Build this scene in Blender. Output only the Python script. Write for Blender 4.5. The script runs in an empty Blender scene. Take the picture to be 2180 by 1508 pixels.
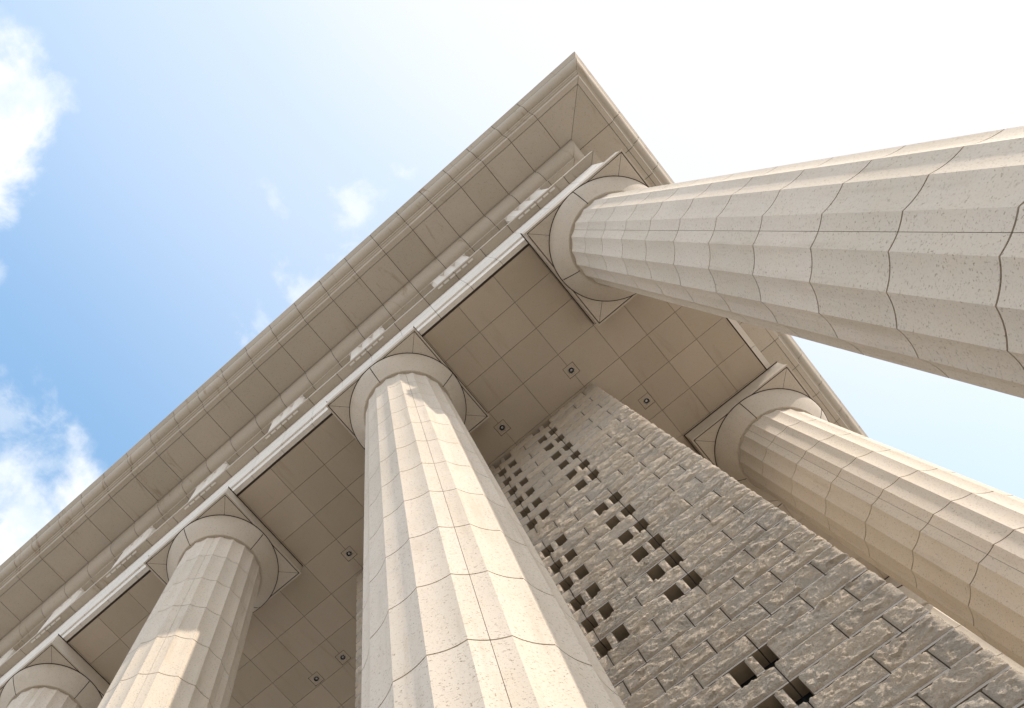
import bpy, math
import numpy as np
from mathutils import Matrix, Vector

rad = math.radians
S = 1.5            # metres per drawing unit (camera eye is the drawing's origin)
EYE = 1.6          # eye height in metres
GZ = -EYE / S      # ground level in drawing units
scene = bpy.context.scene
COL = scene.collection

# ------------------------------------------------------------------ camera
cam = bpy.data.cameras.new('camera')
cam.sensor_fit = 'HORIZONTAL'
cam.sensor_width = 36.0
cam.lens = 36.0 * 1952.014 / 2180.0
cam.shift_x = 328.746 / 2180.0
cam.shift_y = 207.361 / 2180.0
cam.clip_start = 0.05
cam.clip_end = 5000
camo = bpy.data.objects.new('camera', cam)
COL.objects.link(camo)
RX = (0.75291537, 0.65810907, 0.00330197)
RY = (-0.63861808, 0.73181041, -0.23795057)
RZ = (-0.15901384, 0.17704794, 0.97127165)
M = Matrix(((RX[0], -RY[0], -RZ[0], 0), (RX[1], -RY[1], -RZ[1], 0), (RX[2], -RY[2], -RZ[2], EYE), (0, 0, 0, 1)))
camo.matrix_world = M
scene.camera = camo

# ------------------------------------------------------------------ light
SUN_AZ, SUN_EL = rad(-7.0), rad(38.0)
sdir = Vector((math.cos(SUN_AZ) * math.cos(SUN_EL), math.sin(SUN_AZ) * math.cos(SUN_EL), math.sin(SUN_EL)))
sun = bpy.data.lights.new('sun', 'SUN')
sun.energy = 2.35
sun.angle = rad(0.55)
sun.color = (1.0, 0.87, 0.74)
suno = bpy.data.objects.new('sun', sun)
suno.rotation_euler = sdir.to_track_quat('Z', 'Y').to_euler()
suno.location = (30, 0, 40)
COL.objects.link(suno)

world = bpy.data.worlds.new('World')
scene.world = world
world.use_nodes = True
wt = world.node_tree
wt.nodes.clear()

class NT:
    """small helper to write node graphs tersely"""
    def __init__(s, t): s.t = t
    def n(s, kind, ins=None, **kw):
        nd = s.t.nodes.new(kind)
        for k, v in kw.items(): setattr(nd, k, v)
        for k, v in (ins or {}).items():
            if hasattr(v, 'is_output') or isinstance(v, bpy.types.NodeSocket): s.t.links.new(v, nd.inputs[k])
            else: nd.inputs[k].default_value = v
        return nd
    def m(s, op, a, b=0.0, c=0.0, clamp=False):
        nd = s.n('ShaderNodeMath', {0: a, 1: b, 2: c}, operation=op); nd.use_clamp = clamp
        return nd.outputs[0]
    def vm(s, op, a, b=(0, 0, 0), out=0, **k):
        nd = s.n('ShaderNodeVectorMath', {0: a, 1: b}, operation=op)
        for kk, v in k.items(): nd.inputs[kk].default_value = v
        return nd.outputs[out]
    def mix(s, f, a, b, blend='MIX'):
        nd = s.n('ShaderNodeMix', {0: f, 6: a, 7: b}, data_type='RGBA', blend_type=blend)
        return nd.outputs[2]
    def ss(s, v, a, b, lo=0.0, hi=1.0):
        nd = s.n('ShaderNodeMapRange', {0: v, 1: a, 2: b, 3: lo, 4: hi}, interpolation_type='SMOOTHSTEP')
        return nd.outputs[0]
    def noise(s, vec, scale, detail=4.0, rough=0.5, dist=0.0):
        nd = s.n('ShaderNodeTexNoise', {'Vector': vec, 'Scale': scale, 'Detail': detail, 'Roughness': rough, 'Distortion': dist})
        return nd.outputs[0]

w = NT(wt)
tc = w.n('ShaderNodeTexCoord').outputs['Generated']
sky = w.n('ShaderNodeTexSky', sky_type='NISHITA')
sky.sun_disc = False
sky.sun_elevation = SUN_EL
sky.sun_rotation = rad(90.0) - SUN_AZ
sky.air_density = 1.0
sky.dust_density = 1.2
sky.ozone_density = 1.6
SKYK = 0.15
# bright veil of thin cloud round the sun, and cumulus far from it
dt = w.vm('DOT_PRODUCT', tc, tuple(sdir), out=1)
sep = w.n('ShaderNodeSeparateXYZ', {0: tc})
zz = w.m('MAXIMUM', sep.outputs[2], 0.08)
px = w.m('DIVIDE', sep.outputs[0], zz); py = w.m('DIVIDE', sep.outputs[1], zz)
pl = w.n('ShaderNodeCombineXYZ', {0: px, 1: py, 2: 0.0}).outputs[0]
wob = w.noise(pl, 2.2, 3, 0.5)
dtw = w.m('ADD', dt, w.m('MULTIPLY', w.m('SUBTRACT', wob, 0.5), 0.05))
veil = w.m('ADD', w.m('MULTIPLY', w.ss(dtw, 0.25, 0.75), 0.56), w.m('MULTIPLY', w.ss(dtw, 0.64, 0.82), 0.36))
veil = w.m('ADD', veil, 0.08)
low_fill_band = w.ss(sep.outputs[2], 0.74, 0.45)      # bright band added low in the unseen sky to light upright faces
def blob(cx, cy, r, cut, soft, amp, stretch=(1, 1), k=1.0, scale=5.0):
    d = w.vm('SUBTRACT', pl, (cx, cy, 0))
    d = w.vm('MULTIPLY', d, (1 / stretch[0], 1 / stretch[1], 0))
    ln = w.vm('LENGTH', d, out=1)
    g = w.m('SUBTRACT', 1.0, w.m('DIVIDE', ln, r))
    nz = w.noise(pl, scale, 9, 0.58, 0.25)
    v = w.m('ADD', g, w.m('MULTIPLY', w.m('SUBTRACT', nz, 0.5), amp))
    return w.m('MULTIPLY', w.ss(v, cut, cut + soft), k)
CLOUDS = []
def add_cloud(*a, **k): CLOUDS.append(blob(*a, **k))
add_cloud(-0.230, -0.352, 0.105, 0.00, 0.38, 1.6, scale=9.0)
add_cloud(-0.55, 0.035, 0.215, 0.02, 0.70, 2.4, scale=9.0)
add_cloud(0.012, -0.006, 0.060, 0.30, 1.1, 4.0, scale=20.0, k=0.55)
add_cloud(-0.085, 0.000, 0.055, 0.45, 1.2, 4.6, scale=24.0, k=0.5)
add_cloud(-0.150, 0.010, 0.040, 0.30, 1.1, 4.0, scale=26.0, k=0.5)
add_cloud(-0.055, -0.080, 0.040, 0.50, 1.2, 4.4, scale=26.0, k=0.35)
add_cloud(-0.325, -0.225, 0.020, 0.10, 1.0, 2.4, scale=26.0, k=0.3)
add_cloud(-0.430, -0.110, 0.040, 0.15, 1.0, 2.8, scale=22.0, k=0.35)
cl = CLOUDS[0]
for c2_ in CLOUDS[1:]: cl = w.m('MAXIMUM', cl, c2_)
skyc = w.vm('SCALE', sky.outputs[0], Scale=SKYK)
skyc = w.mix(1.0, skyc, (1.30, 1.68, 1.58, 1), 'MULTIPLY')
c0_ = w.mix(veil, skyc, (0.56, 0.565, 0.60, 1))
core = w.ss(dt, 0.86, 0.99)
c1_ = w.mix(core, c0_, (1.6, 1.5, 1.35, 1))
c2_ = w.mix(low_fill_band, c1_, (0.84, 0.87, 0.91, 1))
cshade = w.mix(w.ss(w.noise(pl, 11.0, 6, 0.6), 0.35, 0.62), (0.47, 0.53, 0.60, 1), (0.64, 0.645, 0.65, 1))
c2_ = w.mix(cl, c2_, cshade)
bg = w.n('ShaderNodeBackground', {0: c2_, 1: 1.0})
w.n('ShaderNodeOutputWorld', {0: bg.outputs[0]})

vs = scene.view_settings
vs.view_transform = 'Standard'
vs.look = 'None'
vs.gamma = 1.0
vs.exposure = 0.85
scene.render.resolution_x, scene.render.resolution_y = 1024, 708
scene.cycles.max_bounces = 8
scene.cycles.diffuse_bounces = 5

# ------------------------------------------------------------------ materials
ZJ_, DH_ = 9.168, 0.6716
def mat(name, build):
    m = bpy.data.materials.new(name); m.use_nodes = True
    t = m.node_tree; t.nodes.clear(); q = NT(t)
    bsdf = q.n('ShaderNodeBsdfPrincipled')
    build(q, bsdf)
    q.n('ShaderNodeOutputMaterial', {0: bsdf.outputs[0]})
    return m
def setin(q, bsdf, **k):
    for kk, v in k.items():
        kk = {'Color': 'Base Color'}.get(kk, kk)
        if isinstance(v, bpy.types.NodeSocket): q.t.links.new(v, bsdf.inputs[kk])
        else: bsdf.inputs[kk].default_value = v
def granite(base, speck=0.5, drum=0.0, streak=0.0, island=0.0, stain=0.0, warm=0.0, bump=0.25, scale=1.0):
    def f(q, b):
        pos = q.n('ShaderNodeNewGeometry').outputs['Position']
        big = q.noise(pos, 0.55, 4, 0.6)
        mid = q.noise(pos, 5.0 * scale, 5, 0.65)
        fine = q.noise(pos, 70 * scale, 3, 0.6)
        sp = q.noise(q.vm('MULTIPLY', pos, (1.0, 1.0, 1.35)), 46 * scale, 3, 0.75, 0.2)
        pit = q.ss(sp, 0.59, 0.65)
        sp2 = q.noise(pos, 95 * scale, 2, 0.5)
        pit2 = q.ss(sp2, 0.62, 0.72)
        c = q.mix(q.ss(big, 0.3, 0.7), tuple(x * 0.95 for x in base) + (1,), tuple(min(1, x * 1.05) for x in base) + (1,))
        c = q.mix(q.m('MULTIPLY', q.ss(mid, 0.35, 0.7), 0.35), c, (base[0] * 1.02, base[1] * 0.95, base[2] * 0.86, 1))
        c = q.mix(q.m('MULTIPLY', q.ss(fine, 0.3, 0.75), 0.25), c, (base[0] * 0.8, base[1] * 0.79, base[2] * 0.78, 1))
        c = q.mix(q.m('MULTIPLY', pit, speck), c, (base[0] * 0.42, base[1] * 0.37, base[2] * 0.31, 1))
        c = q.mix(q.m('MULTIPLY', pit2, speck * 0.5), c, (base[0] * 0.5, base[1] * 0.46, base[2] * 0.42, 1))
        if drum:
            oc = q.n('ShaderNodeTexCoord').outputs['Object']
            sx = q.n('ShaderNodeSeparateXYZ', {0: oc})
            di = q.m('FLOOR', q.m('DIVIDE', q.m('SUBTRACT', (ZJ_ - GZ) * S, sx.outputs[2]), DH_ * S))
            ang = q.m('FLOOR', q.m('DIVIDE', q.m('ADD', q.m('ARCTAN2', sx.outputs[1], sx.outputs[0]), 6.2831853 - rad(18)), rad(72)))
            ob = q.n('ShaderNodeObjectInfo').outputs['Random']
            wn = q.n('ShaderNodeTexWhiteNoise', {0: q.n('ShaderNodeCombineXYZ', {0: di, 1: ang, 2: ob}).outputs[0]}, noise_dimensions='3D')
            v = q.m('ADD', 1.0 - drum / 2, q.m('MULTIPLY', wn.outputs[0], drum))
            c = q.mix(1.0, c, q.n('ShaderNodeCombineColor', {0: v, 1: v, 2: q.m('POWER', v, 1.3)}).outputs[0], 'MULTIPLY')
        if streak:
            s1 = q.noise(q.vm('MULTIPLY', pos, (3.2, 3.2, 0.16)), 2.2, 6, 0.62)
            s2 = q.noise(pos, 0.8, 3, 0.6)
            k = q.m('MULTIPLY', q.ss(s1, 0.50, 0.68), q.ss(s2, 0.40, 0.62))
            c = q.mix(q.m('MULTIPLY', k, streak), c, (base[0] * 0.72, base[1] * 0.68, base[2] * 0.62, 1))
        if stain:
            st = q.noise(q.vm('MULTIPLY', pos, (2.6, 0.45, 0.6)), 1.5, 7, 0.64, 1.2)
            st2 = q.noise(pos, 0.4, 2, 0.5)
            k = q.m('MULTIPLY', q.ss(st, 0.56, 0.70), q.ss(st2, 0.42, 0.56))
            c = q.mix(q.m('MULTIPLY', k, stain), c, (base[0] * 0.55, base[1] * 0.43, base[2] * 0.30, 1))
        if island:
            r = q.n('ShaderNodeNewGeometry').outputs['Random Per Island']
            v = q.m('ADD', 1.0 - island / 2, q.m('MULTIPLY', r, island))
            c = q.mix(1.0, c, q.n('ShaderNodeCombineColor', {0: v, 1: v, 2: q.m('POWER', v, 1.25)}).outputs[0], 'MULTIPLY')
        h = q.m('SUBTRACT', q.m('MULTIPLY', fine, 0.4), q.m('ADD', pit, q.m('MULTIPLY', pit2, 0.4)))
        bp = q.n('ShaderNodeBump', {'Strength': bump, 'Distance': 0.004, 'Height': h})
        setin(q, b, Color=c, Roughness=0.78, Normal=bp.outputs[0])
        b.inputs['Specular IOR Level'].default_value = 0.3
    return f
M_SHAFT = mat('fluted_granite', granite((0.60, 0.54, 0.46), speck=0.8, bump=0.4, drum=0.08, streak=0.45))
M_CAP = mat('capital_granite', granite((0.55, 0.50, 0.43), speck=0.55, streak=0.3))
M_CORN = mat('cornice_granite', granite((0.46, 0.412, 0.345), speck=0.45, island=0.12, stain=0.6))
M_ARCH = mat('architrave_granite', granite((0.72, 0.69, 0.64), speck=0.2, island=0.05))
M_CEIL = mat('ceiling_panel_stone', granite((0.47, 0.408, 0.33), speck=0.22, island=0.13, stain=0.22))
M_BASE = mat('plain_inner_stone', granite((0.45, 0.40, 0.33), speck=0.3))

def fl(color, rough=0.8, metal=0.0):
    def f(q, b): setin(q, b, Color=tuple(color) + (1,), Roughness=rough, Metallic=metal)
    return f
M_JOINT = mat('dark_sealant', fl((0.060, 0.042, 0.030), 0.9))
M_MORTAR = mat('brown_mortar', fl((0.10, 0.07, 0.048), 0.9))
M_SEAM = mat('grey_pointing', fl((0.20, 0.165, 0.125), 0.9))
M_DARK = mat('black_recess', fl((0.015, 0.014, 0.014), 0.9))
M_STEEL = mat('brushed_steel', fl((0.45, 0.44, 0.42), 0.35, 0.9))
M_RAIL = mat('dark_bronze_frame', fl((0.05, 0.05, 0.052), 0.35, 0.6))
M_LENS = mat('frosted_lens', fl((0.55, 0.55, 0.56), 0.25))
M_GLASS = mat('dark_glass', fl((0.006, 0.009, 0.011), 0.45))

def rockmat(q, b):
    pos = q.n('ShaderNodeNewGeometry').outputs['Position']
    r = q.n('ShaderNodeNewGeometry').outputs['Random Per Island']
    n1 = q.noise(pos, 3.2, 6, 0.65, 0.5)
    n2 = q.noise(pos, 16, 5, 0.7)
    n3 = q.noise(pos, 60, 4, 0.7)
    c = q.mix(q.ss(n1, 0.32, 0.68), (0.74, 0.67, 0.575, 1), (0.82, 0.70, 0.555, 1))
    c = q.mix(q.m('MULTIPLY', q.ss(n2, 0.48, 0.70), 0.14), c, (0.42, 0.32, 0.22, 1))
    c = q.mix(q.m('MULTIPLY', q.ss(n2, 0.46, 0.30), 0.14), c, (0.70, 0.66, 0.60, 1))
    c = q.mix(q.m('MULTIPLY', q.ss(n3, 0.54, 0.74), 0.25), c, (0.17, 0.15, 0.13, 1))
    v = q.m('ADD', 0.94, q.m('MULTIPLY', r, 0.20))
    c = q.mix(1.0, c, q.n('ShaderNodeCombineColor', {0: v, 1: v, 2: v}).outputs[0], 'MULTIPLY')
    sp = q.vm('MULTIPLY', pos, (1.0, 1.0, 1.5))
    h = q.m('ADD', q.m('MULTIPLY', q.noise(pos, 30, 7, 0.75), 1.0), q.m('MULTIPLY', q.noise(pos, 75, 4, 0.7), 0.4))
    bp = q.n('ShaderNodeBump', {'Strength': 1.0, 'Distance': 0.06, 'Height': h})
    setin(q, b, Color=c, Roughness=0.9, Normal=bp.outputs[0])
    b.inputs['Specular IOR Level'].default_value = 0.2
M_ROCK = mat('split_face_granite', rockmat)
M_SOFF = mat('shaded_block_underside', granite((0.34, 0.28, 0.205), speck=0.3))  # darker copy of the sawn stone: shade in the openings put into the colour
M_SAWN = mat('sawn_block_sides', granite((0.50, 0.475, 0.44), speck=0.4))

def pave(q, b):
    pos = q.n('ShaderNodeNewGeometry').outputs['Position']
    br = q.n('ShaderNodeTexBrick', {'Vector': pos, 'Scale': 1.0, 'Color1': (0.33, 0.30, 0.265, 1), 'Color2': (0.29, 0.265, 0.235, 1),
                                    'Mortar': (0.2, 0.18, 0.15, 1), 'Mortar Size': 0.008, 'Brick Width': 1.2, 'Row Height': 0.6})
    c = q.mix(0.3, br.outputs[0], q.n('ShaderNodeTexNoise', {'Vector': pos, 'Scale': 0.6, 'Detail': 6}).outputs[1], 'SOFT_LIGHT')
    setin(q, b, Color=c, Roughness=0.85)
M_PAVE = mat('paving_stone', pave)

# ------------------------------------------------------------------ mesh helpers
class MB:
    """collects patches (numpy grids and polygons) into one mesh; coordinates in drawing units"""
    def __init__(s): s.v = []; s.f = []; s.mi = []; s.sm = []; s.n = 0
    def poly(s, pts, mi=0, smooth=False):
        s.v.append(np.asarray(pts, float).reshape(-1, 3)); k = len(pts)
        s.f.append(tuple(range(s.n, s.n + k))); s.mi.append(mi); s.sm.append(smooth); s.n += k
    def mesh(s, verts, faces, mi=0, smooth=False):
        s.v.append(np.asarray(verts, float)); 
        for f in faces: s.f.append(tuple(i + s.n for i in f)); s.mi.append(mi); s.sm.append(smooth)
        s.n += len(verts)
    def grid(s, G, mi=0, smooth=True, flip=False):
        G = np.asarray(G, float); a, b = G.shape[:2]
        s.v.append(G.reshape(-1, 3))
        i = (np.arange(a - 1)[:, None] * b + np.arange(b - 1)[None]).ravel() + s.n
        q = np.stack([i, i + 1, i + b + 1, i + b], 1)
        if flip: q = q[:, ::-1]
        s.f.extend(map(tuple, q.tolist())); s.mi.extend([mi] * len(q)); s.sm.extend([smooth] * len(q)); s.n += a * b
    def box(s, x0, x1, y0, y1, z0, z1, mi=0):
        v = [(x, y, z) for z in (z0, z1) for y in (y0, y1) for x in (x0, x1)]
        s.mesh(v, [(0, 2, 3, 1), (4, 5, 7, 6), (0, 1, 5, 4), (2, 6, 7, 3), (0, 4, 6, 2), (1, 3, 7, 5)], mi)
    def build(s, name, mats, parent=None, origin=(0, 0, 0), local=False):
        """origin in drawing units: where the object's own origin is"""
        V = np.concatenate(s.v)
        o = np.array(origin, float)
        V = (V if local else V - o) * S
        me = bpy.data.meshes.new(name)
        me.from_pydata(V.tolist(), [], s.f)
        me.polygons.foreach_set('material_index', np.array(s.mi, dtype=np.int32))
        me.polygons.foreach_set('use_smooth', np.array(s.sm, dtype=bool))
        for m in (mats if isinstance(mats, (list, tuple)) else [mats]): me.materials.append(m)
        me.update()
        ob = bpy.data.objects.new(name, me)
        COL.objects.link(ob)
        if parent is not None:
            ob.parent = parent
            p = np.array(parent.get('_o', (0, 0, 0)))
            ob.location = tuple((o - p) * S)
        else:
            ob.location = (o[0] * S, o[1] * S, o[2] * S + EYE)
        ob['_o'] = [float(x) for x in o]
        return ob
def tag(o, label, cat, group=None, kind=None):
    if label: o['label'] = label
    if cat: o['category'] = cat
    if group: o['group'] = group
    if kind: o['kind'] = kind
    return o
def thing(name, label, cat, o=(0, 0, 0), group=None):
    e = bpy.data.objects.new(name, None); COL.objects.link(e)
    e.empty_display_size = 0.3
    e.location = (o[0] * S, o[1] * S, o[2] * S + EYE); e['_o'] = [float(x) for x in o]
    return tag(e, label, cat, group)

# ------------------------------------------------------------------ measured layout (drawing units)
X0, Y0, AB = 2.5347, 1.2148, 1.2547      # outer corner of the abacus joint, abacus size
P, Q = 2.8205, 2.986                      # bay widths, front and side
CZ = 10.25                                # ceiling
CX1, CY1 = X0 - AB / 2, Y0 + AB / 2       # axis of the corner column
XL, YB = -13.0, 12.0                      # how far the building runs

# ------------------------------------------------------------------ ground
g = MB()
g.poly([(-800, -800, GZ), (800, -800, GZ), (800, 800, GZ), (-800, 800, GZ)])
tag(g.build('ground', M_PAVE, origin=(0, 0, GZ)), None, None, kind='structure')

# ------------------------------------------------------------------ columns
RN, ZN, TK = 0.4702, 9.7574, 0.0083       # neck radius, neck height, taper
ZJ, DH = 9.168, 0.6716                    # first drum joint, drum height
def rr(z): return RN + TK * (ZN - z)
def make_column(cx, cy, label):
    base = (cx, cy, GZ)
    t = thing('fluted_column', label, 'column', base, 'fluted stone columns of the portico')
    h9 = rad(9)
    def section(a, am, r, inset=0.0):
        u = (a - am) / h9
        ch = r * math.cos(h9) / np.cos(a - am)
        return ch - 0.020 * r * (1 - u * u) - inset
    mb = MB()
    zj = []; z = ZJ
    while z > GZ + 0.3: zj.append(z); z -= DH
    lv = [ZN] + zj + [GZ]
    gp, sg = 0.0050, 0.0013
    for i in range(len(lv) - 1):
        zt = lv[i] - (gp if i else 0); zb = lv[i + 1] + (gp if i < len(lv) - 2 else 0)
        zs = np.linspace(zb, zt, 3)
        for k in range(20):
            am = rad(18 * k)
            seam = (k % 4 == 1)
            parts = [(am - h9, am - sg / rr(zt)), (am + sg / rr(zt), am + h9)] if seam else [(am - h9, am + h9)]
            for a0, a1 in parts:
                a = np.linspace(a0, a1, 5 if seam else 9)
                R = np.array([section(a, am, rr(q)) for q in zs])
                ca, sa = np.cos(a), np.sin(a)
                G = np.stack([R * ca, R * sa, np.repeat(zs[:, None] - GZ, len(a), 1)], 2)
                mb.grid(G, 0, True)
                # short returns into the joints
                for row, fl_ in ((0, False), (-1, True)):
                    e = G[row]; ii = e.copy(); ii[:, 0] -= 0.009 * ca; ii[:, 1] -= 0.009 * sa
                    mb.grid(np.stack([ii, e]), 0, True, flip=fl_)
                if seam:
                    j = -1 if a1 <= am else 0
                    e = G[:, j]; ii = e.copy(); ii[:, 0] -= 0.009 * ca[j]; ii[:, 1] -= 0.009 * sa[j]
                    mb.grid(np.stack([ii, e]), 0, True, flip=(j == -1))
    # mortar core seen in the joints
    for k in range(20):
        am = rad(18 * k); a = np.linspace(am - h9, am + h9, 7); zs = np.array([GZ, ZN - 0.001])
        R = np.array([section(a, am, rr(q), 0.007) for q in zs])
        G = np.stack([R * np.cos(a), R * np.sin(a), np.repeat(zs[:, None] - GZ, len(a), 1)], 2)
        mb.grid(G, 1, False)
    mb.build('shaft', [M_SHAFT, M_MORTAR], t, base, local=True)
    # echinus: dark neck joint, then the swelling cushion in four stones
    e = MB()
    prof = [(0.470, ZN + 0.0035), (0.492, ZN + 0.0035), (0.523, 9.800), (0.556, 9.842), (0.586, 9.884), (0.610, 9.921), (0.627, 9.950), (0.638, 9.974), (0.643, 9.992)]
    pr = np.array(prof); n = 24
    for k in range(4):
        g_ = 0.0042
        a = np.linspace(rad(90 * k) + g_ / 0.5, rad(90 * k + 90) - g_ / 0.5, n)
        G = np.stack([pr[:, 0][:, None] * np.cos(a), pr[:, 0][:, None] * np.sin(a), np.repeat((pr[:, 1] - GZ)[:, None], n, 1)], 2)
        e.grid(G[1:], 0, True, flip=True)
        e.grid(G[:2], 0, False, flip=True)
    a = np.linspace(0, 2 * math.pi, 73)
    for off, mi in ((-0.010, 1),):
        G = np.stack([(pr[:, 0] + off)[:, None] * np.cos(a), (pr[:, 0] + off)[:, None] * np.sin(a), np.repeat((pr[:, 1] + 0.006 - GZ)[:, None], 73, 1)], 2)
        e.grid(G, mi, True, flip=True)
    G = np.stack([np.array([0.40, 0.476])[:, None] * np.cos(a), np.array([0.40, 0.476])[:, None] * np.sin(a), np.full((2, 73), ZN + 0.0035 - GZ)], 2)
    e.grid(G, 0, False, flip=True)
    cap = e.build('echinus', [M_CAP, M_JOINT], t, base, local=True)
    # abacus: square slab with a small cavetto, sealant lines on its underside
    b = MB()
    hs = AB / 2; ho = hs + 0.022
    zb = 10.0 - GZ
    def ring(h0, z0, h1, z1, mi, smooth=False):
        for s_ in range(4):
            A = [(-h0, -h0, z0), (h0, -h0, z0), (h0, h0, z0), (-h0, h0, z0)]; B = [(-h1, -h1, z1), (h1, -h1, z1), (h1, h1, z1), (-h1, h1, z1)]
            j = (s_ + 1) % 4
            b.poly([A[s_], A[j], B[j], B[s_]], mi, smooth)
    jw = 0.0052
    # soffit: four triangles with mitre joints outside the cushion
    inn = 0.36
    for s_ in range(4):
        c_, s2 = math.cos(s_ * math.pi / 2), math.sin(s_ * math.pi / 2)
        def rt(x, y): return (x * c_ - y * s2, x * s2 + y * c_, zb)
        m_ = 0.0028
        hi = hs - jw
        b.poly([rt(-hi + m_, -hi), rt(-inn + m_, -inn), rt(inn - m_, -inn), rt(hi - m_, -hi)][::-1], 0)
    b.poly([(-hs - 0.002, -hs - 0.002, zb + 0.006), (-hs - 0.002, hs + 0.002, zb + 0.006), (hs + 0.002, hs + 0.002, zb + 0.006), (hs + 0.002, -hs - 0.002, zb + 0.006)], 1)
    ring(hs + jw, zb, ho, zb, 0); ring(hs + jw, zb + 0.008, hs + jw, zb, 0)
    ring(ho, zb, ho, zb + 0.012, 0)
    zt_ = CZ - GZ
    zs = np.linspace(0, 1, 7)
    for a_, c_ in zip(zs[:-1], zs[1:]):
        f_ = lambda q: ho - 0.010 * math.sin(min(1, q * 3.0) * math.pi / 2)
        ring(f_(a_), zb + 0.012 + (zt_ - zb - 0.018) * a_, f_(c_), zb + 0.012 + (zt_ - zb - 0.018) * c_, 0)
    ring(ho - 0.01, zt_ - 0.006, ho - 0.03, zt_ - 0.006, 0); ring(ho - 0.03, zt_ - 0.006, ho - 0.03, zt_ + 0.01, 0)
    # joint circle where the cushion meets the slab
    G = np.stack([np.array([0.640, 0.652])[:, None] * np.cos(a), np.array([0.640, 0.652])[:, None] * np.sin(a), np.full((2, 73), zb - 0.0025)], 2)
    m1 = np.abs(G).max(axis=(0, 2))
    keep = (np.abs(G[1, :, 0]) < ho - 0.003) & (np.abs(G[1, :, 1]) < ho - 0.003)
    b.grid(G, 1, False, flip=True)
    b.build('abacus', [M_CAP, M_JOINT], t, base, local=True)
    return t
def dup(root, loc, label, turn=0.0):
    r = root.copy(); COL.objects.link(r); r.location = (loc[0] * S, loc[1] * S, 0); r['label'] = label
    for ch in list(root.children):
        c = ch.copy(); COL.objects.link(c); c.parent = r
        if turn and ch.name.startswith('shaft'): c.rotation_euler = (0, 0, turn)
    return r
col1 = make_column(CX1, CY1, 'corner column, the largest shaft, entering from the upper right edge')
dup(col1, (CX1 - P, CY1), 'middle column rising from the bottom in front of the rough stone wall, its shaft half sunlit')
dup(col1, (CX1 - 2 * P, CY1), 'column left of the middle one, shaded at its top with a sunlit patch lower down')
dup(col1, (CX1 - 3 * P, CY1), 'column in the bottom left corner, only its capital and the very top of the shaft showing')
dup(col1, (CX1, CY1 + Q), 'column at right beyond the rough wall, its flutes striped light and dark', rad(18))
dup(col1, (CX1, CY1 + 2 * Q), 'farthest column, a narrow strip between the rough wall and the striped column', rad(18))

# ------------------------------------------------------------------ entablature (swept mouldings, real joints)
JF = [2.174, 1.740, 1.325, 0.908, 0.493]
while JF[-1] > XL + 1: JF.append(JF[-1] - 0.470)
JC = [2.608] + JF
JS = [1.146, 1.568, 2.0, 2.43, 2.90, 3.38, 3.87, 4.36, 4.858, 5.35, 5.85, 6.35, 6.83, 7.30, 7.78, 8.27, 8.77, 9.26, 9.76, 10.25, 10.75, 11.25]
GAP = 0.0036
def sweep(mb, sections, jf, js, gap=GAP, inset=0.012, mi=0, core=1, core_in=0.010, cap=True):
    """sections: list of polylines [(e,z),...] ordered from the top outside round to the inside; e is the offset out from the abacus corner"""
    def F(e, z, x): return (x, Y0 - e, z)
    def Sd(e, z, y): return (X0 + e, y, z)
    def inward(sec, d):
        p = np.array(sec, float); tn = np.gradient(p, axis=0); tn /= np.linalg.norm(tn, axis=1)[:, None] + 1e-12
        nrm = np.stack([tn[:, 1], -tn[:, 0]], 1)    # pointing into the stone for this ordering
        return p + nrm * d
    for sec in sections:
        sec = list(sec); smooth = len(sec) > 2
        ins = inward(sec, inset)
        # front run
        fj = [None] + sorted([x for x in jf if x > XL], reverse=True) + [XL]
        for a, b in zip(fj[:-1], fj[1:]):
            ra = [F(e, z, (X0 + e - gap if a is None else a - gap)) for e, z in sec]
            rb = [F(e, z, b + gap) for e, z in sec]
            if a is not None and any(True for e, z in sec if X0 + e < a): pass
            mb.grid([rb, ra], mi, smooth, flip=False)
            if cap:
                ia = [F(e, z, (X0 + e0 - gap if a is None else a - gap)) for (e, z), (e0, _) in zip(ins, sec)]
                ib = [F(e, z, b + gap) for e, z in ins]
                mb.grid([ra, ia], mi, smooth); mb.grid([ib, rb], mi, smooth)
        sj = [None] + sorted([y for y in js if y > Y0 + 0.0 or True]) + [YB]
        sj = [None] + [y for y in js if y > Y0 - min(e for e, z in sec) + 0.05] + [YB]
        for a, b in zip(sj[:-1], sj[1:]):
            ra = [Sd(e, z, (Y0 - e + gap if a is None else a + gap)) for e, z in sec]
            rb = [Sd(e, z, b - gap) for e, z in sec]
            mb.grid([ra, rb], mi, smooth)
            if cap:
                ia = [Sd(e, z, (Y0 - e0 + gap if a is None else a + gap)) for (e, z), (e0, _) in zip(ins, sec)]
                ib = [Sd(e, z, b - gap) for e, z in ins]
                mb.grid([ia, ra], mi, smooth); mb.grid([rb, ib], mi, smooth)
    # continuous dark core just behind the stones
    for sec in sections:
        cs = inward(sec, core_in)
        mb.grid([[F(e, z, XL) for e, z in cs], [F(e, z, X0 + e) for e, z in cs]], core, False)
        mb.grid([[Sd(e, z, Y0 - e) for e, z in cs], [Sd(e, z, YB) for e, z in cs]], core, False)
def arc(e0, z0, e1, z1, n=8):
    # convex quarter: vertical at (e0,z0), horizontal at (e1,z1)
    return [(e1 + (e0 - e1) * math.cos(t), z0 + (z1 - z0) * math.sin(t)) for t in np.linspace(0, math.pi / 2, n)]
base = (X0, Y0, 10.0)
ent = thing('stone_entablature', 'pale granite entablature and overhanging cornice running round the building corner above the columns', 'entablature', base)
mb = MB()
EX = -0.0
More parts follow.
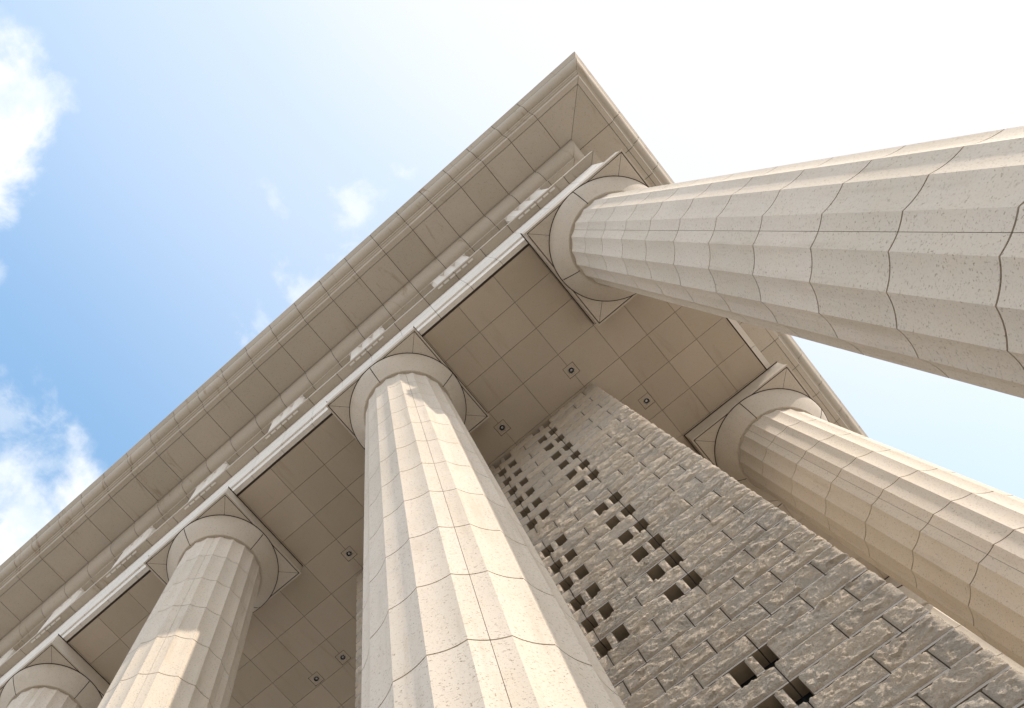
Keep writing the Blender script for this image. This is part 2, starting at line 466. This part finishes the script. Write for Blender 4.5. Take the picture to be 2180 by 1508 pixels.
sweep(mb, [
    [(1.00, 13.06), (1.053, 13.02), (1.053, 12.962)][:2],
    [(1.053, 13.02), (1.053, 12.962)],
    [(1.053, 12.962), (0.995, 12.884)],
    arc(0.993, 12.884, 0.876, 12.718, 9),
    [(0.876, 12.718), (0.866, 12.718)],
    [(0.866, 12.718), (0.860, 12.668)],
    [(0.860, 12.668), (0.838, 12.660)],
    [(0.838, 12.660), (0.836, 12.604)],
    [(0.836, 12.604), (0.812, 12.596)],
    arc(0.812, 12.596, 0.790, 12.540, 5),
    [(0.790, 12.540), (0.728, 12.532)],
], JC, JS)
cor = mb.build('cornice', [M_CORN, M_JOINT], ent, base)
mb = MB()
sweep(mb, [[(0.722, 12.531), (0.252, 12.529)]], JC, JS)
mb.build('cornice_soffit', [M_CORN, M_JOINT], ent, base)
mb = MB()
sweep(mb, [
    [(0.246, 12.529), (0.246, 12.496)], [(0.246, 12.496), (0.232, 12.49)],
    arc(0.232, 12.490, 0.080, 12.262, 9),
    [(0.080, 12.262), (0.071, 12.258)],
    [(0.071, 12.258), (0.071, 12.190)],
    [(0.071, 12.190), (-0.12, 12.190)]], JF, JS)
mb.build('bed_moulding', [M_CORN, M_JOINT], ent, base)
mb = MB()
sweep(mb, [[(-0.12, 12.19), (-0.12, 11.37)]], JF, JS)
mb.build('frieze', [M_ARCH, M_JOINT], ent, base)
mb = MB()
sweep(mb, [[(-0.12, 11.37), (0.079, 11.365)], [(0.079, 11.365), (0.079, 11.250)], [(0.079, 11.250), (-0.035, 11.248)]], JF, JS)
mb.build('taenia', [M_CORN, M_JOINT], ent, base)
mb = MB()
sweep(mb, [
    [(-0.037, 11.246), (-0.037, 10.875)], [(-0.037, 10.871), (-0.037, 10.480)],
    [(-0.037, 10.480), (-0.060, 10.479)], [(-0.060, 10.479), (-0.060, 10.250)],
    [(-0.060, 10.250), (-0.117, 10.250)]], JF, JS, gap=0.0022)
sweep(mb, [[(-0.117, 10.250), (-0.117, 10.33)]], [], [], mi=1)
mb.build('architrave', [M_ARCH, M_JOINT], ent, base)
# roof slab that closes the building above
mb = MB()
mb.mesh([(XL, Y0 - 1.02, 13.05), (X0 + 1.02, Y0 - 1.02, 13.05), (X0 + 1.02, YB, 13.05), (XL, YB, 13.05),
         (XL, Y0 + 2, 13.9), (X0 - 2, Y0 + 2, 13.9), (X0 - 2, YB, 13.9), (XL, YB, 13.9)],
        [(0, 1, 5, 4), (1, 2, 6, 5), (4, 5, 6, 7)])
mb.mesh([(XL, Y0 + 0.1, 13.0), (X0 - 0.1, Y0 + 0.1, 13.0), (X0 - 0.1, YB, 13.0), (XL, YB, 13.0)], [(3, 2, 1, 0)])
mb.mesh([(XL, Y0 - 1.0, 12.98), (X0 + 1.0, Y0 - 1.0, 12.98), (X0 + 1.0, YB, 12.98), (XL, YB, 12.98)], [(3, 2, 1, 0)])
mb.build('roof', [M_BASE], ent, base)

# triglyphs and their regulae
TW = 0.288
def triglyph_mesh(mb, side, c):
    z0, z1 = 11.355, 12.165
    f = 0.0735; d = 0.036
    # plan outline across the width (u, offset from face)
    pts = [(-TW, -d), (-TW + 0.045, 0), (-TW + 0.148, 0), (-TW + 0.196, -d), (-TW + 0.244, 0), (0.044, 0), (0.092, -d), (0.140, 0), (TW - 0.045, 0), (TW, -d)]
    pts = [(-TW, -d), (-TW + 0.048, 0), (-0.140, 0), (-0.092, -d), (-0.044, 0), (0.044, 0), (0.092, -d), (0.140, 0), (TW - 0.048, 0), (TW, -d)]
    pts = [(-TW, -0.21)] + pts + [(TW, -0.21)]
    L = []
    for u, o in pts:
        e = f + o
        L.append((c + u, Y0 - e) if side == 'F' else (X0 + e, c + u))
    for (a, b) in zip(L[:-1], L[1:]):
        q = [(a[0], a[1], z0), (b[0], b[1], z0), (b[0], b[1], z1), (a[0], a[1], z1)]
        mb.poly(q, 0)
    mb.poly([(a[0], a[1], z0) for a in L][::-1], 0)
    if side == 'F': mb.box(c - TW, c + TW, Y0 - f - 0.0012, Y0 + 0.11, z1, 12.2)
    else: mb.box(X0 - 0.11, X0 + f + 0.0012, c - TW, c + TW, z1, 12.2)
TC = [1.744, 0.50] + [-0.918 - 1.41025 * i for i in range(8)]
TS = [2.01, 3.335, 4.828, 6.321, 7.814, 9.307, 10.8]
def regula(side, c):
    mb = MB()
    zt = 11.2485
    def bx(m, u0, u1, e0, e1, z0_, z1_, mi=0):
        if side == 'F': m.box(c + u0, c + u1, Y0 - e1, Y0 - e0, z0_, z1_, mi)
        else: m.box(X0 + e0, X0 + e1, c + u0, c + u1, z0_, z1_, mi)
    bx(mb, -0.277, 0.277, 0.038, 0.066, zt - 0.006, zt + 0.01)
    o = (c, Y0 - 0.05, zt) if side == 'F' else (X0 + 0.05, c, zt)
    r = mb.build('regula', [M_CORN], ent, o)
    for i in range(6):
        m2 = MB(); u = -0.273 + 0.0942 * i
        bx(m2, u, u + 0.071, 0.040, 0.060, zt - 0.024, zt - 0.0065)
        m2.build('gutta', [M_ARCH], r, o)
for side, L in (('F', TC), ('S', TS)):
    for c in L:
        mb = MB(); triglyph_mesh(mb, side, c)
        mb.build('triglyph', [M_ARCH], ent, (c, Y0, 11.3) if side == 'F' else (X0, c, 11.3))
        regula(side, c)

# ------------------------------------------------------------------ ceiling
LIGHTS = [(0.753, 2.743), (1.181, 3.580), (-0.249, 2.745), (-2.574, 2.741), (-3.513, 3.697), (-3.948, 3.697)]
LH = 0.0715
xg = [2.405, 2.020, 1.637, 1.250]
x = 1.250
while x > XL:
    for d in (0.50, 0.50, 0.50, 0.44, 0.44, 0.44): x -= d; xg.append(x)
xg = [q for q in xg if q > XL] + [XL]
yg = [1.358, 1.735, 2.113, 2.505, 2.985, 3.385, 3.783, 4.165, 4.83, 5.49, 5.90, 6.32, 6.74, 7.15, 7.81, 8.47, 8.88, 9.3, 9.7, 10.1, 10.8, 11.4, YB]
cb = (0, 4, CZ)
ceil = thing('portico_ceiling', 'flat ceiling of large pale stone panels between the columns and the rough wall', 'ceiling', cb)
mb = MB()
rng = np.random.default_rng(4)
gc = 0.0022
for i in range(len(xg) - 1):
    for j in range(len(yg) - 1):
        xa, xb, ya, yb = xg[i + 1] + gc, xg[i] - gc, yg[j] + gc, yg[j + 1] - gc
        if xb <= xa: continue
        dz = CZ + rng.uniform(-0.0006, 0.0006)
        cx_ = sorted(set([xa, xb] + [q for (lx, ly) in LIGHTS for q in (lx - LH, lx + LH) if xa < q < xb and ly + LH > ya and ly - LH < yb]))
        cy_ = sorted(set([ya, yb] + [q for (lx, ly) in LIGHTS for q in (ly - LH, ly + LH) if ya < q < yb and lx + LH > xa and lx - LH < xb]))
        V = [(a, b, dz) for a in cx_ for b in cy_]; F_ = []
        ny = len(cy_)
        for a in range(len(cx_) - 1):
            for b in range(ny - 1):
                mx, my = (cx_[a] + cx_[a + 1]) / 2, (cy_[b] + cy_[b + 1]) / 2
                if any(abs(mx - lx) < LH and abs(my - ly) < LH for lx, ly in LIGHTS): continue
                i0 = a * ny + b
                F_.append((i0, i0 + 1, i0 + ny + 1, i0 + ny))
        mb.mesh(V, F_)
        for (p, q) in (((xa, ya), (xb, ya)), ((xb, ya), (xb, yb)), ((xb, yb), (xa, yb)), ((xa, yb), (xa, ya))):
            mb.poly([(p[0], p[1], dz), (q[0], q[1], dz), (q[0], q[1], dz + 0.014), (p[0], p[1], dz + 0.014)])
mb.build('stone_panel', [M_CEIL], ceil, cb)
mb = MB()
# backing above the joints, with openings for the lamps
xs = sorted([XL, X0 - 0.1] + [q for lx, ly in LIGHTS for q in (lx - LH, lx + LH)])
ys = sorted([Y0 + 0.1, YB] + [q for lx, ly in LIGHTS for q in (ly - LH, ly + LH)])
for a in range(len(xs) - 1):
    for b in range(len(ys) - 1):
        mx, my = (xs[a] + xs[a + 1]) / 2, (ys[b] + ys[b + 1]) / 2
        if any(abs(mx - lx) < LH and abs(my - ly) < LH for lx, ly in LIGHTS): continue
        mb.poly([(xs[a], ys[b], CZ + 0.016), (xs[a], ys[b + 1], CZ + 0.016), (xs[a + 1], ys[b + 1], CZ + 0.016), (xs[a + 1], ys[b], CZ + 0.016)])
mb.build('joint_backing', [M_SEAM], ceil, cb)
mb = MB()
# deep shadow gap between beam and panels
mb.box(XL, X0 - 0.117, Y0 + 0.117, Y0 + 0.1435, CZ + 0.010, CZ + 0.02)
mb.box(X0 - 0.1435 + 0.012, X0 - 0.117, Y0 + 0.117, YB, CZ + 0.010, CZ + 0.02)
# sealant round each slab
for (cx_, cy_) in [(CX1, CY1), (CX1 - P, CY1), (CX1 - 2 * P, CY1), (CX1 - 3 * P, CY1), (CX1, CY1 + Q), (CX1, CY1 + 2 * Q)]:
    h0, h1 = AB / 2 + 0.0, AB / 2 + 0.022 + 0.002
    z = CZ - 0.0025
    A = [(cx_ - h0, cy_ - h0), (cx_ + h0, cy_ - h0), (cx_ + h0, cy_ + h0), (cx_ - h0, cy_ + h0)]
    B = [(cx_ - h1, cy_ - h1), (cx_ + h1, cy_ - h1), (cx_ + h1, cy_ + h1), (cx_ - h1, cy_ + h1)]
    for s_ in range(4):
        j = (s_ + 1) % 4
        if (s_ == 0 and abs(cy_ - CY1) < 0.1) or (s_ == 1 and abs(cx_ - CX1) < 0.1): continue
        mb.poly([(A[s_][0], A[s_][1], z), (B[s_][0], B[s_][1], z), (B[j][0], B[j][1], z), (A[j][0], A[j][1], z)])
mb.build('shadow_gap', [M_JOINT], ceil, cb)

# ------------------------------------------------------------------ recessed lamps
def make_lamp(lx, ly, label):
    o = (lx, ly, CZ)
    t = thing('recessed_downlight', label, 'ceiling light', o, 'recessed downlights in the ceiling')
    m = MB()
    h = LH - 0.0045; r = 0.0335; n = 32
    ang = np.linspace(0, 2 * math.pi, n + 1) + math.pi / 4
    sq = []
    for a in ang:
        c, s_ = math.cos(a), math.sin(a); k = h / max(abs(c), abs(s_)); sq.append((lx + c * k, ly + s_ * k, CZ))
    ci = [(lx + r * math.cos(a), ly + r * math.sin(a), CZ) for a in ang]
    m.grid([ci, sq], 0, False)
    m.box(lx - LH, lx + LH, ly - LH, ly + LH, CZ + 0.045, CZ + 0.05, 1)
    for (x_, y_, x2, y2) in ((-1, -1, 1, -1), (1, -1, 1, 1), (1, 1, -1, 1), (-1, 1, -1, -1)):
        m.poly([(lx + x_ * LH, ly + y_ * LH, CZ), (lx + x2 * LH, ly + y2 * LH, CZ), (lx + x2 * LH, ly + y2 * LH, CZ + 0.05), (lx + x_ * LH, ly + y_ * LH, CZ + 0.05)], 1)
    m.build('cover_plate', [M_CEIL, M_JOINT], t, o)
    def lathe(name, prof, mt):
        q = MB(); a = np.linspace(0, 2 * math.pi, 33); p = np.array(prof)
        q.grid(np.stack([lx + p[:, 0][:, None] * np.cos(a), ly + p[:, 0][:, None] * np.sin(a), CZ + np.repeat(p[:, 1][:, None], 33, 1)], 2), 0, True)
        return q.build(name, [mt], t, o)
    lathe('trim_ring', [(0.037, 0.0), (0.037, -0.004), (0.0325, -0.006), (0.0305, 0.0)], M_STEEL)
    lathe('reflector_cup', [(0.0305, 0.0), (0.0285, 0.018), (0.022, 0.036), (0.0, 0.036)], M_STEEL)
    lathe('lamp_body', [(0.0, 0.008), (0.015, 0.008), (0.0175, 0.010), (0.0175, 0.030)], M_RAIL)
    lathe('lens', [(0.0, 0.0060), (0.0142, 0.0074)], M_LENS)
    return t
LAB = ['square downlight just above the top corner of the rough stone wall',
       'downlight nearest the striped right-hand column, right of the rough wall',
       'downlight between the middle column capital and the pierced rough wall',
       'uppermost of the three downlights left of the middle column',
       'right-hand one of the lower pair of downlights left of the middle column',
       'lowest and leftmost downlight, near the bottom edge of the ceiling']
for (lx, ly), lb in zip(LIGHTS, LAB): make_lamp(lx, ly, lb)

# ------------------------------------------------------------------ rough stone wall
def vnoise(x, y, seed):
    xi = np.floor(x).astype(np.int64); yi = np.floor(y).astype(np.int64); xf = x - xi; yf = y - yi
    u = xf * xf * xf * (xf * (xf * 6 - 15) + 10); v = yf * yf * yf * (yf * (yf * 6 - 15) + 10)
    def h(a, b):
        n = (a * 374761393 + b * 668265263 + seed * 974634777) & 0x7fffffff
        n = ((n ^ (n >> 13)) * 1274126177) & 0x7fffffff
        return ((n ^ (n >> 16)) & 0xffff) / 65535.0
    return (h(xi, yi) * (1 - u) + h(xi + 1, yi) * u) * (1 - v) + (h(xi, yi + 1) * (1 - u) + h(xi + 1, yi + 1) * u) * v
def fbm(x, y, seed, o=5, g=0.55):
    s_ = 0; a = 1; t_ = 0
    for i in range(o):
        s_ = s_ + a * vnoise(x, y, seed + i * 17); t_ += a; a *= g; x = x * 2.03 + 3.1; y = y * 2.03 + 1.7
    return s_ / t_
def facets(x, y, seed):
    # chipped planes: every cell carries its own tilted plane, nearest cell wins
    xi = np.floor(x); yi = np.floor(y); best = np.full(x.shape, 9e9); val = np.zeros(x.shape)
    def hh(a, b, k):
        n = (a.astype(np.int64) * 374761393 + b.astype(np.int64) * 668265263 + (seed * 7 + k) * 974634777) & 0x7fffffff
        n = ((n ^ (n >> 13)) * 1274126177) & 0x7fffffff
        return ((n ^ (n >> 16)) & 0xffff) / 65535.0
    for dx in (-1, 0, 1):
        for dy in (-1, 0, 1):
            a, b = xi + dx, yi + dy
            px_ = x - (a + hh(a, b, 1)); py_ = y - (b + hh(a, b, 2))
            d = px_ * px_ + py_ * py_
            v = px_ * (hh(a, b, 3) * 2.4 - 1.2) + py_ * (hh(a, b, 4) * 2.4 - 1.2) + hh(a, b, 5) * 0.8 - 0.4
            k = d < best
            best = np.where(k, d, best); val = np.where(k, v, val)
    return val
YW, CH, ZW = 3.024, 0.1807, 3.565
WXL, WXR = -2.690, 0.838
def rock(mb, xa, xb, za, zb, seed, left=False, right=False, depth=0.108, res=0.0095, ends=False):
    nx = max(6, int((xb - xa) / res)); nz = max(6, int((zb - za) / res))
    U, V = np.meshgrid(np.linspace(0, 1, nx + 1), np.linspace(0, 1, nz + 1))
    # crowd samples toward the borders
    X_ = xa + (xb - xa) * U; Z_ = za + (zb - za) * V
    big = fbm(X_ * 7 + seed * 3.7, Z_ * 9, seed, 3, 0.5)
    rid = 1 - np.abs(2 * fbm(X_ * 10 + Z_ * 8 + 5, Z_ * 20 - X_ * 5, seed + 5, 6, 0.66) - 1)
    fine = 1 - np.abs(2 * fbm(X_ * 38 + Z_ * 20, Z_ * 52 - X_ * 12, seed + 9, 3, 0.65) - 1)
    wx = X_ + 0.035 * (fbm(X_ * 16, Z_ * 16, seed + 61, 3) - 0.5); wz = Z_ + 0.035 * (fbm(X_ * 16 + 9, Z_ * 16, seed + 71, 3) - 0.5)
    f1 = facets(wx * 11 + wz * 4, wz * 20 - wx * 3, seed); f2 = facets(wx * 34 + wz * 9, wz * 50, seed + 3)
    H = 0.004 + 0.014 * big + 0.010 * (rid - 0.62) + 0.0100 * f1 + 0.0050 * f2 + 0.006 * (fine - 0.6)
    e1 = fbm(Z_ * 30, X_ * 4, seed + 21, 3); e2 = fbm(X_ * 30, Z_ * 4, seed + 31, 3)
    big_ = 9.0
    dl = 0.001 + (X_ - xa) * (0.3 + 4.5 * np.clip(e1 - 0.25, 0, 1)) * 1.4 + (big_ if left else 0)
    dr = 0.001 + (xb - X_) * (0.15 + 4.0 * np.clip(e1[:, ::-1] - 0.35, 0, 1)) * 1.2 + (big_ if right else 0)
    db = 0.0025 + (Z_ - za) * (1.2 + 3.5 * e2)
    dtp = 0.004 + (zb - Z_) * (1.0 + 3.5 * e2[::-1]) * 1.6
    d = np.minimum(np.minimum(dl, dr), np.minimum(db, dtp))
    h = np.clip(np.minimum(d, H), 0.0008, 0.06)
    XX = X_.copy()
    for flag, sgn, edge in ((right, 1, U), (left, -1, 1 - U)):
        if not flag: continue
        he = 0.001 + 0.014 * fbm(Z_ * 16, Z_ * 0 + seed, seed + 41, 3)
        he = np.minimum(he, np.minimum(db, dtp) * 0.9)
        wgt = np.clip((edge - 0.80) / 0.20, 0, 1) ** 2
        XX = XX + sgn * he * wgt
        h = h * (1 - 0.75 * np.clip((edge - 0.86) / 0.14, 0, 1) ** 2)
    G = np.stack([XX, YW - h, Z_], 2)
    mb.grid(G, 0, True)
    # returns: bottom, top, left, right
    back = YW + depth
    ml = G[0]; m0 = ml.copy(); m0[:, 1] = YW - 0.0005; m1 = m0.copy(); m1[:, 2] = za - 0.0145
    mb.grid([m0, ml], 1, False); mb.grid([m1, m0], 1, False)
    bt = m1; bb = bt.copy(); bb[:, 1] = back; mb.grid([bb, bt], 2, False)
    tp = G[-1]; tb = tp.copy(); tb[:, 1] = back; mb.grid([tp, tb], 1, False)
    lf = np.vstack([m1[0], G[:, 0]]); lb = lf.copy(); lb[:, 1] = back; lb[:, 0] = xa
    mb.grid(np.stack([lb, lf], 1), 0 if left else 2, False)
    rg = np.vstack([m1[-1], G[:, -1]]); rb_ = rg.copy(); rb_[:, 1] = back; rb_[:, 0] = xb
    mb.grid(np.stack([rg, rb_], 1), 0 if right else 2, False)
OPEN = set(list(range(24, 37, 2)) + list(range(10, 21, 2)) + [4, 2, 0, -2, -4, -6])
wb = ((WXL + WXR) / 2, YW, GZ)
wall = thing('rough_stone_wall', 'tall wall of split-faced grey-brown granite blocks pierced by columns of square openings', 'wall', wb)
mb = MB()
kmin = int(math.floor((GZ - ZW) / CH))
cxm = (WXL + WXR) / 2
mir = lambda x_: 2 * cxm - x_
sd = 1
for k in range(kmin, 37):
    za, zb = ZW + CH * k, ZW + CH * (k + 1)
    za = max(za, GZ); zb = min(zb, CZ)
    if k % 2:
        right = [0.838, 0.510, 0.157, -0.199, -0.556]
        js_ = right + [-0.924] if False else right
        edges = sorted(set(js_ + [round(mir(q), 4) for q in js_]))
        segs = list(zip(edges[:-1], edges[1:]))
    elif k in OPEN:
        rs = [(-0.924, -0.602), (-0.511, -0.455), (-0.370, -0.037), (0.055, 0.113), (0.200, 0.688), (0.688, 0.838)]
        segs = rs + [(mir(b), mir(a)) for a, b in rs]
    else:
        right = [0.838, 0.688, 0.334, -0.022, -0.378, -0.733]
        edges = sorted(set(right + [round(mir(q), 4) for q in right]))
        segs = list(zip(edges[:-1], edges[1:]))
    vis = k > -4
    for (a, b) in segs:
        sd += 1
        lft, rgt = abs(a - WXL) < 0.01, abs(b - WXR) < 0.01
        ga = 0.0 if lft else 0.0032; gb = 0.0 if rgt else 0.0032
        res = 0.05 if not vis else (0.0070 if k < 16 else 0.010)
        if a < -1.2 and not lft: res = 0.03
        rock(mb, a + ga, b - gb, za + 0.0190, zb - 0.0085, sd, lft, rgt, res=res)
mb.build('stone_course', [M_ROCK, M_SAWN, M_SOFF], wall, wb)
# rails and dark glazing seen through the openings
mb = MB()
for k in range(-8, 37):
    if k in OPEN:
        z = ZW + CH * k
        mb.box(WXL + 0.05, WXR - 0.05, YW + 0.085, YW + 0.093, z + 0.012, z + 0.026)
        mb.box(WXL + 0.05, WXR - 0.05, YW + 0.098, YW + 0.102, z + 0.045, z + 0.052)
mb.build('metal_rail', [M_RAIL], wall, wb)
mb = MB()
mb.box(WXL + 0.04, WXR - 0.04, YW + 0.110, YW + 0.125, GZ, CZ)
mb.build('dark_glazing', [M_GLASS], wall, wb)
mb = MB()
mb.box(WXL + 0.02, WXR - 0.02, YW + 0.13, YW + 0.42, GZ, CZ)
mb.build('inner_leaf', [M_BASE], wall, wb)

# ------------------------------------------------------------------ room behind the wall
mb = MB()
mb.box(WXL + 0.06, WXR - 0.06, YW + 0.43, YW + 6.4, GZ, CZ)
hall = mb.build('inner_hall_wall', [M_BASE], None, ((WXL + WXR) / 2, YW + 3, GZ))
tag(hall, 'plain stone block of the inner hall standing directly behind the rough wall', 'wall')

for o in bpy.data.objects:
    if '_o' in o: del o['_o']
